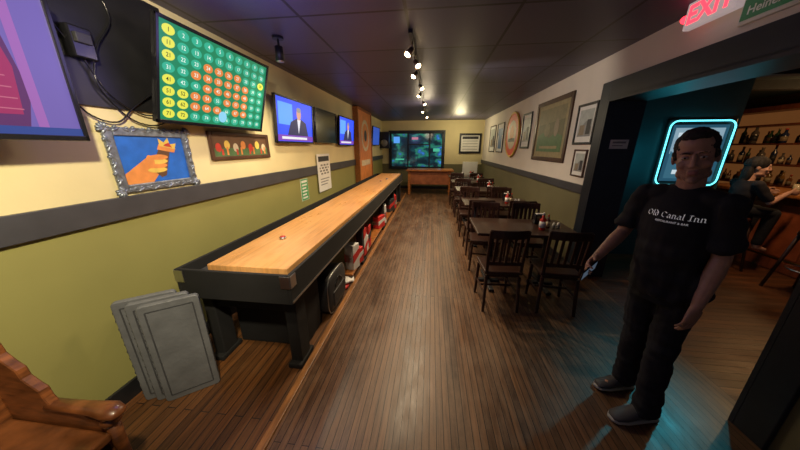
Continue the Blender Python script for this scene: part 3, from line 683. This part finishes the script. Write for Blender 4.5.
# bar
e=empty('bar_counter',(5.03,3.6,0),'reddish brown wooden bar counter with panelled front','bar counter')
b=B(); b.box((0,0,1.03),(.72,3.0,.05),orangewood,bev=.012); b.obj('counter_top',e)
bfw=M('bar_front_wood',(.22,.06,.025),.4,var=.3,ns=4,stretch=(1,6,1)); bpw=M('bar_panel_wood',(.34,.09,.035),.4,var=.3)
b=B(); b.box((.03,0,.5),(.5,2.9,1.0),bfw)
for i in range(6): b.box((-.23,-1.2+i*.48,.55),(.02,.36,.7),bpw,bev=.006)
b.obj('front_panel',e)
brass=M('brass',(.6,.4,.12),.25,1)
b=B(); b.cyl((-.32,-1.4,.2),(-.32,1.4,.2),.02,.02,brass)
for i in range(4): b.cyl((-.32,-1.2+i*.8,.2),(-.2,-1.2+i*.8,.2),.01,.01,brass)
b.obj('foot_rail',e)
e=empty('back_bar_shelf',(6.1,5.2,0),'tall wooden back bar shelving with several shelves','shelf')
b=B()
for s in(-1,1): b.box((0,s*1.4,1.15),(.34,.06,2.3),bfw,bev=.006)
b.box((0,0,.45),(.34,2.74,.9),M('back_bar_cabinet',(.10,.035,.015),.45,var=.3)); b.box((.16,0,1.6),(.02,2.74,1.4),M('back_mirror_glow',(.06,.035,.02),.2,emit=(.6,.22,.06),es=.16,var=.6,ns=5)); b.box((0,0,2.3),(.38,2.9,.08),bfw,bev=.006); b.obj('carcass',e)  # mirror panel is given a faint warm glow of its own
for z in(1.0,1.35,1.7,2.02):
    b=B(); b.box((-.01,0,z),(.3,2.74,.03),bfw); b.obj('shelf',e)
liq=[M('liquor_%d'%i,c,.12,coat=.5) for i,c in enumerate([(.2,.07,.015),(.14,.12,.11),(.03,.07,.03),(.13,.02,.01),(.25,.13,.03),(.02,.03,.08)])]
k=0
for z in(1.015,1.365,1.715):
    y=5.2-1.25
    while y<5.2+1.25:
        h=random.uniform(.15,.33); m=liq[random.randrange(6)]; r=random.uniform(.026,.05)
        b=B(); b.zl([(0,0,0,r,r),(0,0,h*.6,r,r),(0,0,h*.74,r*.4,r*.4),(0,0,h*.93,r*.36,r*.36)],m,12); b.zl([(0,0,h*.15,r*1.02,r*1.02),(0,0,h*.45,r*1.02,r*1.02)],[psep,pdk,pbrn,pcrm,pdk][k%5],12); b.zl([(0,0,h*.92,r*.42,r*.42),(0,0,h,r*.42,r*.42)],[pdk,pred,psep][k%3],10)
        tag(b.obj('liquor_bottle',loc=(6.02+random.uniform(-.07,.05),y,z)),'glass liquor bottle on the back bar shelf','bottle','liquor bottles on the back bar'); k+=1
        y+=random.uniform(.10,.14)
def stool(x,y):
    e=empty('bar_stool',(x,y,0),'dark wooden bar stool with round padded seat','bar stool',group='bar stools')
    b=B(); b.cyl((0,0,.70),(0,0,.76),.18,.17,M('stool_pad',(.05,.015,.01),.4),20); b.obj('seat',e)
    for sx in(-1,1):
        for sy in(-1,1):
            b=B(); b.cyl((sx*.18,sy*.18,0),(sx*.11,sy*.11,.70),.016,.018,chairwood,10); b.obj('leg',e)
    b=B(); b.tube([(.155*math.cos(2*pi*i/20),.155*math.sin(2*pi*i/20),.3) for i in range(20)],.009,steel,6,True); b.obj('foot_ring',e)
stool(4.14,3.92); stool(4.3,3.15); stool(4.4,4.85)
e=empty('ceiling_vent',(3.6,3.1,2.55),'slatted dark ceiling vent','vent')
b=B(); b.box((0,0,-.02),(.9,.5,.04),pgry,bev=.005); b.obj('grille_frame',e)
b=B()
for i in range(8): b.box((0,-.2+i*.057,-.045),(.82,.02,.012),black)
b.obj('grille',e)

# ------------------------------------------------ people
def finish(b,name,voxel,it,parent,fn=None,mats=None,label=None,folds=None):
    o=b.obj(name)
    m=o.modifiers.new('r','REMESH'); m.mode='VOXEL'; m.voxel_size=voxel
    s=o.modifiers.new('s','SMOOTH'); s.iterations=it; s.factor=.5
    dg=bpy.context.evaluated_depsgraph_get(); dg.update()
    me=bpy.data.meshes.new_from_object(o.evaluated_get(dg)); o.modifiers.clear(); o.data=me
    me.materials.clear()
    for mm in mats: me.materials.append(mm)
    if folds:
        nrm=[v.normal.copy() for v in me.vertices]
        for v,n in zip(me.vertices,nrm): v.co=v.co+n*folds(v.co)
        me.update()
    for p in me.polygons:
        p.use_smooth=True
        p.material_index=fn(p.center) if fn else 0
    o.parent=parent
    if label: o['label']=label
    return o
def hand(b,wr,d,n,sgn,curl,mat,sc=1.0,thumb=.7):
    wr=Vector(wr); d=Vector(d).normalized(); n=Vector(n); n=(n-d*n.dot(d)).normalized(); w_=d.cross(n)*sgn
    b.loft([(wr,w_*.026*sc,n*.020*sc),(wr+d*.03*sc,w_*.034*sc,n*.019*sc),(wr+d*.07*sc,w_*.041*sc,n*.016*sc),(wr+d*.092*sc,w_*.038*sc,n*.011*sc)],mat,16)
    for off,L,r in((.031,.068,.0088),(.0105,.078,.0092),(-.0105,.073,.009),(-.031,.056,.008)):
        p=wr+d*(.085-abs(off)*.15)*sc+w_*off*sc; a=curl*.5
        segs=[.45,.32,.23]; rr_=r*sc
        for sg in segs:
            dd=d*math.cos(a)+n*math.sin(a)+w_*off*1.2*(1-min(curl,1)); q=p+dd.normalized()*L*sg*sc
            b.cap(p,q,rr_,rr_*.9,mat); p=q; rr_*=.9; a+=curl
    p=wr+d*.025*sc+w_*.03*sc
    q=p+(d*.7+w_*.55+n*.35*thumb).normalized()*.042*sc; b.cap(p,q,.0125*sc,.0105*sc,mat)
    q2=q+(d*.9+w_*.1+n*.6*thumb).normalized()*.032*sc; b.cap(q,q2,.0102*sc,.0085*sc,mat)
def head(b,T,mat):
    R=T.to_3x3().to_4x4()
    def S(c,r): b.sph(T@Vector(c),r,mat,R)
    S((0,.018,.032),(.073,.095,.094)); S((0,-.012,-.03),(.062,.080,.085)); S((0,-.030,-.078),(.045,.054,.045)); S((0,-.070,-.108),(.021,.020,.018))
    for s in(-1,1):
        S((s*.038,-.066,-.030),(.021,.020,.020)); S((s*.028,-.083,.028),(.022,.010,.007)); S((s*.074,.012,-.008),(.009,.020,.031)); S((s*.042,-.01,-.082),(.02,.04,.025))
        S((s*.011,-.098,-.036),(.008,.009,.006))
        S((s*.030,-.074,.004),(.016,.012,.010))
    a=T@Vector((0,-.088,.018)); c=T@Vector((0,-.106,-.030)); b.cap(a,c,.007,.010,mat)
    S((0,-.089,-.062),(.023,.012,.0055)); S((0,-.088,-.073),(.020,.012,.0065)); S((0,.0,.06),(.066,.082,.06))

ML=(1.37,1.48,0); MR=(0,0,math.radians(-60))
man=empty('person',ML,'standing man in black t-shirt and dark jeans holding a phone low','person',MR)
hT=Matrix.Translation((-.030,-.068,1.605))@Matrix.Rotation(math.radians(18),4,'Z')@Matrix.Rotation(math.radians(6),4,'X')@Matrix.Rotation(math.radians(-8),4,'Y')
RS=Vector((-.194,-.03,1.400)); LS=Vector((.126,-.03,1.390)); cxs=-.034
REl=Vector((-.258,-.02,1.14)); RW=Vector((-.255,-.25,1.00)); LEl=Vector((.158,-.01,1.12)); LW=Vector((.165,-.11,.88))
b=B()
head(b,hT,skin)
b.cap((-.03,-.005,1.40),hT@Vector((0,.02,-.06)),.056,.052,skin)
b.zl([(cxs*.3,0,.88,.13,.095),(cxs*.5,-.01,1.05,.125,.10),(cxs,-.01,1.3,.135,.095),(cxs,-.01,1.40,.125,.072),(cxs,-.01,1.45,.065,.05)],skin)
for S_,El,Wr in((RS,REl,RW),(LS,LEl,LW)):
    b.chain([(S_,.046),((S_+El)/2,.042),(El,.036)],skin); b.chain([(El,.036),(El.lerp(Wr,.3),.038),(Wr,.024)],skin)
hd=(Vector((-.243,-.39,.95))-RW).normalized()
hand(b,RW,hd,(.75,-.1,-.25),1,.55,skin,1.0)
hd2=Vector((.0,-.28,-1)).normalized()
hand(b,LW,hd2,(-.8,.25,0),1,.35,skin,1.0)
HR=Vector((-.080,.0,.90)); HL=Vector((.070,.0,.90)); KR=Vector((-.078,.04,.50)); KL=Vector((.078,-.035,.50)); AR=Vector((-.080,.10,.09)); AL=Vector((.105,-.04,.09))
b.chain([(HR,.065),(KR,.047),(AR,.033)],skin); b.chain([(HL,.065),(KL,.047),(AL,.033)],skin)
for A in(AR,AL): b.cap(A-Vector((0,0,.035)),A+Vector((-.04,-.12,-.05)),.03,.028,skin)
hinv=hT.inverted()
def fm(c):
    q=hinv@c
    if abs(q.x)<.12 and -.14<q.z<.14 and q.y<.02:
        if abs(q.x)<.022 and abs(q.z+.068)<.009 and q.y<-.085: return 2
        if q.z<-.054+.25*abs(q.x)*.5 and q.z>-.135 and q.y<-.03: return 1
    return 0
finish(b,'body',.0045,2,man,fm,[skin,stub,lipm])
eyew=M('eye_white',(.45,.42,.40),.3); iris=M('iris_dark',(.02,.012,.008),.2)
for s in(-1,1):
    e2=B(); e2.sph((0,0,0),(.012,.009,.0052),eyew,u=14,v=8); e2.sph((0,-.0068,0),(.0050,.003,.0048),iris,u=12,v=8)
    e2.obj('eye',man,loc=hT@Vector((s*.030,-.0845,.006)),rot=hT.to_euler())
    e2=B(); e2.tube([(s*.013,-.094,.026),(s*.03,-.093,.0300),(s*.047,-.083,.026)],.0026,hairm,6)
    e2.obj('eyebrow',man,loc=hT@Vector((0,0,0)),rot=hT.to_euler())
b=B(); R=hT.to_3x3().to_4x4()
b.sph(hT@Vector((0,.024,.052)),(.078,.096,.085),hairm,R); b.sph(hT@Vector((0,.055,-.005)),(.071,.066,.078),hairm,R)
b.sph(hT@Vector((0,-.038,.102)),(.050,.042,.026),hairm,R)
for s in(-1,1): b.sph(hT@Vector((s*.067,.0,.02)),(.011,.028,.034),hairm,R)
finish(b,'hair',.005,1,man,None,[hairm],folds=lambda c:.004*noise.noise(c*90)+.003*noise.noise(c*40))
# shirt
b=B()
b.zl([(0,0,.845,.176,.132),(0,-.005,.90,.170,.132),(cxs*.5,-.012,1.02,.160,.132),(cxs*.8,-.015,1.15,.156,.128),(cxs,-.012,1.28,.160,.120),(cxs,-.006,1.38,.155,.100),(cxs,.0,1.43,.115,.078),(cxs,.0,1.458,.074,.063)],shirtm,32)
for S_,El in((RS,REl),(LS,LEl)):
    m_=S_.lerp(El,.80); b.chain([(S_+Vector((0,0,-.005)),.055),(S_.lerp(El,.35),.057)],shirtm)
    d=(El-S_).normalized(); U=d.cross(Vector((0,1,0))).normalized(); V=d.cross(U)
    b.loft([(S_,U*.052,V*.052),(S_.lerp(El,.35),U*.058,V*.058),(m_,U*.067,V*.064)],shirtm)
    b.sph(S_.lerp(Vector((cxs,0,1.40)),.4),(.08,.066,.056),shirtm)
def sf(c):
    k=max(0,min(1,(1.24-c.z)/.15))+ (.8 if abs(c.x-cxs)>.15 else 0)
    n1=noise.noise(Vector((c.x*9+c.z*5,c.y*9,c.z*16))); n2=noise.noise(Vector((c.x*22,c.y*22,c.z*9+4)))
    return (.018*n1+.009*n2)*(.06+k)
shirt=finish(b,'shirt',.006,2,man,None,[shirtm],folds=sf)
bm2=bmesh.new(); bm2.from_mesh(shirt.data); tree=BVHTree.FromBMesh(bm2)
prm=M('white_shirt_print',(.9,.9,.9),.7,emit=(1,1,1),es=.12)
# lettering: each entry (advance, strokes) drawn with a slanted broad nib
GL={'O':(1.40,[[(.65,1.5),(.15,1.15),(.15,.35),(.65,0),(1.15,.35),(1.15,1.15),(.65,1.5)]]),
'C':(1.25,[[(1.05,1.2),(.65,1.5),(.15,1.15),(.15,.35),(.65,0),(1.08,.3)]]),
'I':(.95,[[(.12,1.42),(.45,1.5),(.78,1.42)],[(.45,1.5),(.45,0)],[(.12,.05),(.45,.0),(.78,.08)]]),
'l':(.52,[[(.14,1.5),(.24,1.6)],[(.22,1.55),(.22,.12),(.38,0)]]),
'd':(1.00,[[(.20,1.6),(.70,1.05),(.70,.2),(.42,0),(.14,.22),(.14,.78),(.42,1.0),(.68,.85)]]),
'a':(1.00,[[(.16,.88),(.42,1.0),(.70,.82),(.70,.15),(.86,0)],[(.70,.55),(.2,.45),(.14,.18),(.40,0),(.70,.2)]]),
'n':(1.06,[[(.06,.88),(.22,1.0),(.22,.08),(.30,0)],[(.22,.78),(.52,1.0),(.76,.8),(.76,.12),(.92,0)]]),' ':(.55,[])}
def nib(p,st,size,cx,y0,mat):
    Wt=sum(GL[c][0] for c in st)*size; x=cx-Wt/2; nv=Vector((.095,.06))*size
    for c in st:
        for pl in GL[c][1]:
            for a_,b_ in zip(pl[:-1],pl[1:]):
                A=Vector((x+a_[0]*size,y0+a_[1]*size));Bq=Vector((x+b_[0]*size,y0+b_[1]*size))
                dx=(Bq-A).normalized()*.03*size; A=A-dx; Bq=Bq+dx
                n_=3
                for i in range(n_):
                    P0=A.lerp(Bq,i/n_);P1=A.lerp(Bq,(i+1)/n_)
                    p.poly([P0-nv,P0+nv,P1+nv,P1-nv],0,mat)
        x+=GL[c][0]*size
p=B(); nib(p,'Old Canal Inn',.0185,cxs+.014,1.296,prm)
p.text('RESTAURANT & BAR',.0145,cxs+.014,1.275,0,prm,sx=.95,bold=.012)
bmesh.ops.triangulate(p.bm,faces=p.bm.faces)
def hity(x,z):
    ys_=[]
    for ox_,oz_ in((0,0),(.012,0),(-.012,0),(0,.012),(0,-.012)):
        h=tree.ray_cast(Vector((x+ox_,-1,z+oz_)),Vector((0,1,0)))
        if h[0]: ys_.append(h[0].y)
    return sum(ys_)/len(ys_) if ys_ else -.13
for v in p.bm.verts:
    v.co=Vector((v.co.x,hity(v.co.x,v.co.y)-.0045,v.co.y))
for f in p.bm.faces:
    f.normal_update()
    if f.normal.y>0: f.normal_flip()
p.obj('shirt_print',man,label='white lettering across the chest')
bm2.free()
# trousers
b=B()
b.zl([(0,0,.80,.135,.108),(0,0,.88,.145,.114),(0,0,.955,.138,.11)],jeanm)
for Hh,K,A in((HR,KR,AR),(HL,KL,AL)):
    b.chain([(Hh+Vector((0,0,-.06)),.084),(K,.068),(A.lerp(K,.35),.063)],jeanm)
    b.loft([(K,(.067,0,0),(0,.067,0)),(A.lerp(K,.3),(.065,0,0),(0,.067,0)),(A+Vector((0,-.005,-.025)),(.068,0,0),(0,.074,0))],jeanm)
def jf(c):
    n1=noise.noise(Vector((c.x*10,c.y*10,c.z*22))); n2=noise.noise(Vector((c.x*14+7,c.y*14,c.z*7)))
    k=1.0 if c.z<.3 else (.8 if .42<c.z<.6 or c.z>.78 else .4)
    return .012*n1*k+.008*n2
finish(b,'trousers',.0065,2,man,None,[jeanm],folds=jf)
b=B(); b.zl([(0,0,.925,.143,.115),(0,0,.955,.141,.113)],M('leather_belt',(.02,.012,.008),.4)); b.obj('belt',man)
shoem=M('grey_sneaker',(.06,.06,.065),.6,var=.3); solem=M('pale_sole',(.40,.40,.38),.6)
for A,ss in((AR,1.0),(AL,1.08)):
    d=Vector((-.35,-.94,0)).normalized(); sd=Vector((-d.y,d.x,0)); o=Vector((A.x,A.y,0))
    D=d*ss; S2=sd*ss
    b=B(); Z=Vector((0,0,1))
    b.loft([(o-D*.075+Z*.055,S2*.025,Z*.03),(o-D*.06+Z*.06,S2*.036,Z*.045),(o+Z*.065,S2*.038,Z*.052),(o+D*.07+Z*.052,S2*.040,Z*.038),(o+D*.13+Z*.04,S2*.044,Z*.026),(o+D*.18+Z*.034,S2*.036,Z*.018),(o+D*.195+Z*.03,S2*.02,Z*.01)],shoem)
    b.cyl(o+Z*.07,o+Z*.12,.040,.043,shoem)
    sh=b.obj('shoe',man)
    b=B()
    for i in range(4): b.box(o+D*(.05+.022*i)+Z*(.092-.012*i),(.05,.006,.004),white,Matrix.Rotation(math.atan2(sd.y,sd.x),4,'Z'))
    b.obj('laces',sh,label='white shoelaces')
    b=B(); b.loft([(o-D*.08+Z*.015,S2*.02,Z*.014,.7),(o-D*.065+Z*.015,S2*.036,Z*.015,.7),(o+Z*.015,S2*.038,Z*.015,.7),(o+D*.12+Z*.015,S2*.046,Z*.015,.7),(o+D*.18+Z*.016,S2*.038,Z*.014,.7),(o+D*.203+Z*.018,S2*.018,Z*.01,.7)],solem)
    b.obj('sole',sh,label='pale rubber sole')
bpy.context.view_layer.update()
mw=Matrix.Translation(ML)@Matrix.Rotation(MR[2],4,'Z')
pc=mw@(RW+hd*.115+Vector((.024,0,-.012)))
dw=(mw.to_3x3()@hd).normalized(); nw=(mw.to_3x3()@Vector((.75,-.1,-.25))); nw=(nw-dw*nw.dot(dw)).normalized(); ww=dw.cross(nw)
ph=empty('smartphone',pc,'dark smartphone held low in the hand','phone')
ph.rotation_euler=Matrix((ww,dw,nw)).transposed().to_euler()
b=B(); b.box((0,0,0),(.070,.15,.009),blackgloss,bev=.004); b.obj('phone_body',ph)
b=B(); b.quad(-.031,.031,-.07,.07,.0048,sc('phone',(.06,.09,.13),.8)); b.obj('phone_screen',ph)

# seated woman at bar
WL=(4.14,3.92,0)
wo=empty('person',WL,'woman with long dark hair in dark clothes seated at the bar','person',(0,0,math.radians(80)))
wT=Matrix.Translation((0,-.07,1.40))@Matrix.Rotation(math.radians(-25),4,'Z')
clothw=M('dark_top',(.012,.010,.014),.85,var=.3)
b=B(); head(b,wT,skinw); b.cap((0,-.02,1.20),wT@Vector((0,.02,-.06)),.05,.046,skinw)
b.zl([(0,.0,.80,.14,.12),(0,-.01,.92,.11,.09),(0,-.02,1.12,.14,.09),(0,-.02,1.22,.12,.07)],skinw)
arms=((Vector((-.16,-.02,1.19)),Vector((-.20,-.16,.98)),Vector((-.12,-.36,1.10))),(Vector((.16,-.02,1.19)),Vector((.22,-.14,.98)),Vector((.16,-.34,1.08))))
for a in arms: b.chain([(a[0],.045),(a[1],.037),(a[2],.025)],skinw)
hand(b,arms[0][2],(.1,-.9,.0),(.9,0,0),1,.5,skinw,.9); hand(b,arms[1][2],(-.1,-.9,-.0),(-.9,0,0),-1,.5,skinw,.9)
for s in(-1,1): b.chain([((s*.09,0,.84),.07),((s*.11,-.30,.82),.06),((s*.11,-.27,.38),.04)],skinw); b.cap((s*.11,-.27,.36),(s*.11,-.36,.33),.035,.028,skinw)
finish(b,'body',.008,1,wo,None,[skinw])
b=B(); b.zl([(0,0,.78,.16,.145),(0,-.01,.92,.125,.105),(0,-.02,1.12,.155,.105),(0,-.02,1.23,.12,.07)],clothw)
for a in arms: b.chain([(a[0],.055),(a[0].lerp(a[1],.8),.05)],clothw)
finish(b,'blouse',.01,1,wo,None,[clothw],folds=lambda c:.008*noise.noise(c*14))
b=B()
for s in(-1,1): b.chain([((s*.09,0,.85),.085),((s*.11,-.30,.82),.07),((s*.11,-.27,.42),.05)],jeanm)
finish(b,'trousers',.01,1,wo,None,[jeanm])
b=B(); R=wT.to_3x3().to_4x4(); b.sph(wT@Vector((0,.022,.045)),(.088,.105,.095),hairm,R); b.sph(wT@Vector((0,.07,-.08)),(.085,.055,.15),hairm,R); b.sph(wT@Vector((0,.09,-.2)),(.075,.035,.12),hairm,R)
finish(b,'hair',.008,1,wo,None,[hairm],folds=lambda c:.008*noise.noise(Vector((c.x*40,c.y*40,c.z*5))))
gl=M('drinking_glass',(.6,.5,.3),.08,coat=.5)
b=B(); b.zl([(0,0,0,.03,.03),(0,0,.13,.038,.038)],gl,16); tag(b.obj('drinking_glass',loc=(4.78,3.94,1.056)),'pale beer glass on the bar counter','glass')

# ------------------------------------------------ lights
def point(n,loc,e,c,r=.1):
    ld=bpy.data.lights.new(n,'POINT'); ld.energy=e; ld.color=c; ld.shadow_soft_size=r
    o=bpy.data.objects.new(n,ld); COL.objects.link(o); o.location=loc; return o
def spot(n,loc,tgt,e,c,ang,r=.06,bl=.6):
    ld=bpy.data.lights.new(n,'SPOT'); ld.energy=e; ld.color=c; ld.spot_size=math.radians(ang); ld.spot_blend=bl; ld.shadow_soft_size=r
    o=bpy.data.objects.new(n,ld); COL.objects.link(o); o.location=loc
    o.rotation_euler=(Vector(tgt)-Vector(loc)).to_track_quat('-Z','Y').to_euler(); return o
spot('wall_wash_lamp',(-.35,.1,2.5),(-2.0,1.2,1.60),300,(1,.86,.58),84)
spot('ceiling_spot_lamp',(-1.46,2.62,2.4),(-1.75,3.1,0),60,(1,.85,.6),130)
spot('floor_wash_lamp',(-.6,.6,2.5),(-.55,1.5,0),85,(1,.78,.50),56)
spot('right_wall_lamp',(-.1,3.6,2.4),(1.95,4.4,2.05),42,(1,.88,.72),70)
point('cyan_glow',(2.9,3.85,1.5),2.2,(.05,.7,.9),.2)
spot('cyan_floor_glow',(3.3,3.0,2.3),(1.2,1.45,0),70,(.05,.75,.95),32,.06,1.0)
point('bar_glow',(5.5,4.2,2.1),18,(1,.55,.22),.2)
spot('bar_front_lamp',(3.9,3.3,2.4),(4.8,3.7,.6),55,(1,.6,.3),70)
spot('bar_floor_lamp',(4.2,3.0,2.4),(3.6,2.2,0),40,(1,.6,.25),75)
point('end_glow',(.9,9.4,2.2),34,(1,.85,.5),.2)
point('mid_wall_fill',(-.2,6.4,2.3),14,(1,.82,.55),.2)  # added fill light that lifts the walls, no fixture here
point('screen_glow',(-1.2,1.8,2.2),11,(.36,.30,1),.3)
w=bpy.data.worlds.new('w'); SC.world=w; w.use_nodes=True
w.node_tree.nodes['Background'].inputs[0].default_value=(.44,.46,.64,1); w.node_tree.nodes['Background'].inputs[1].default_value=.12

# ------------------------------------------------ camera
cd=bpy.data.cameras.new('camera'); cam=bpy.data.objects.new('camera',cd); COL.objects.link(cam)
cd.sensor_width=36; cd.lens=255/800*36; cd.clip_start=.02
cam.location=(0,0,H); cam.rotation_euler=(math.radians(90-17),0,math.radians(6.84))
SC.camera=cam
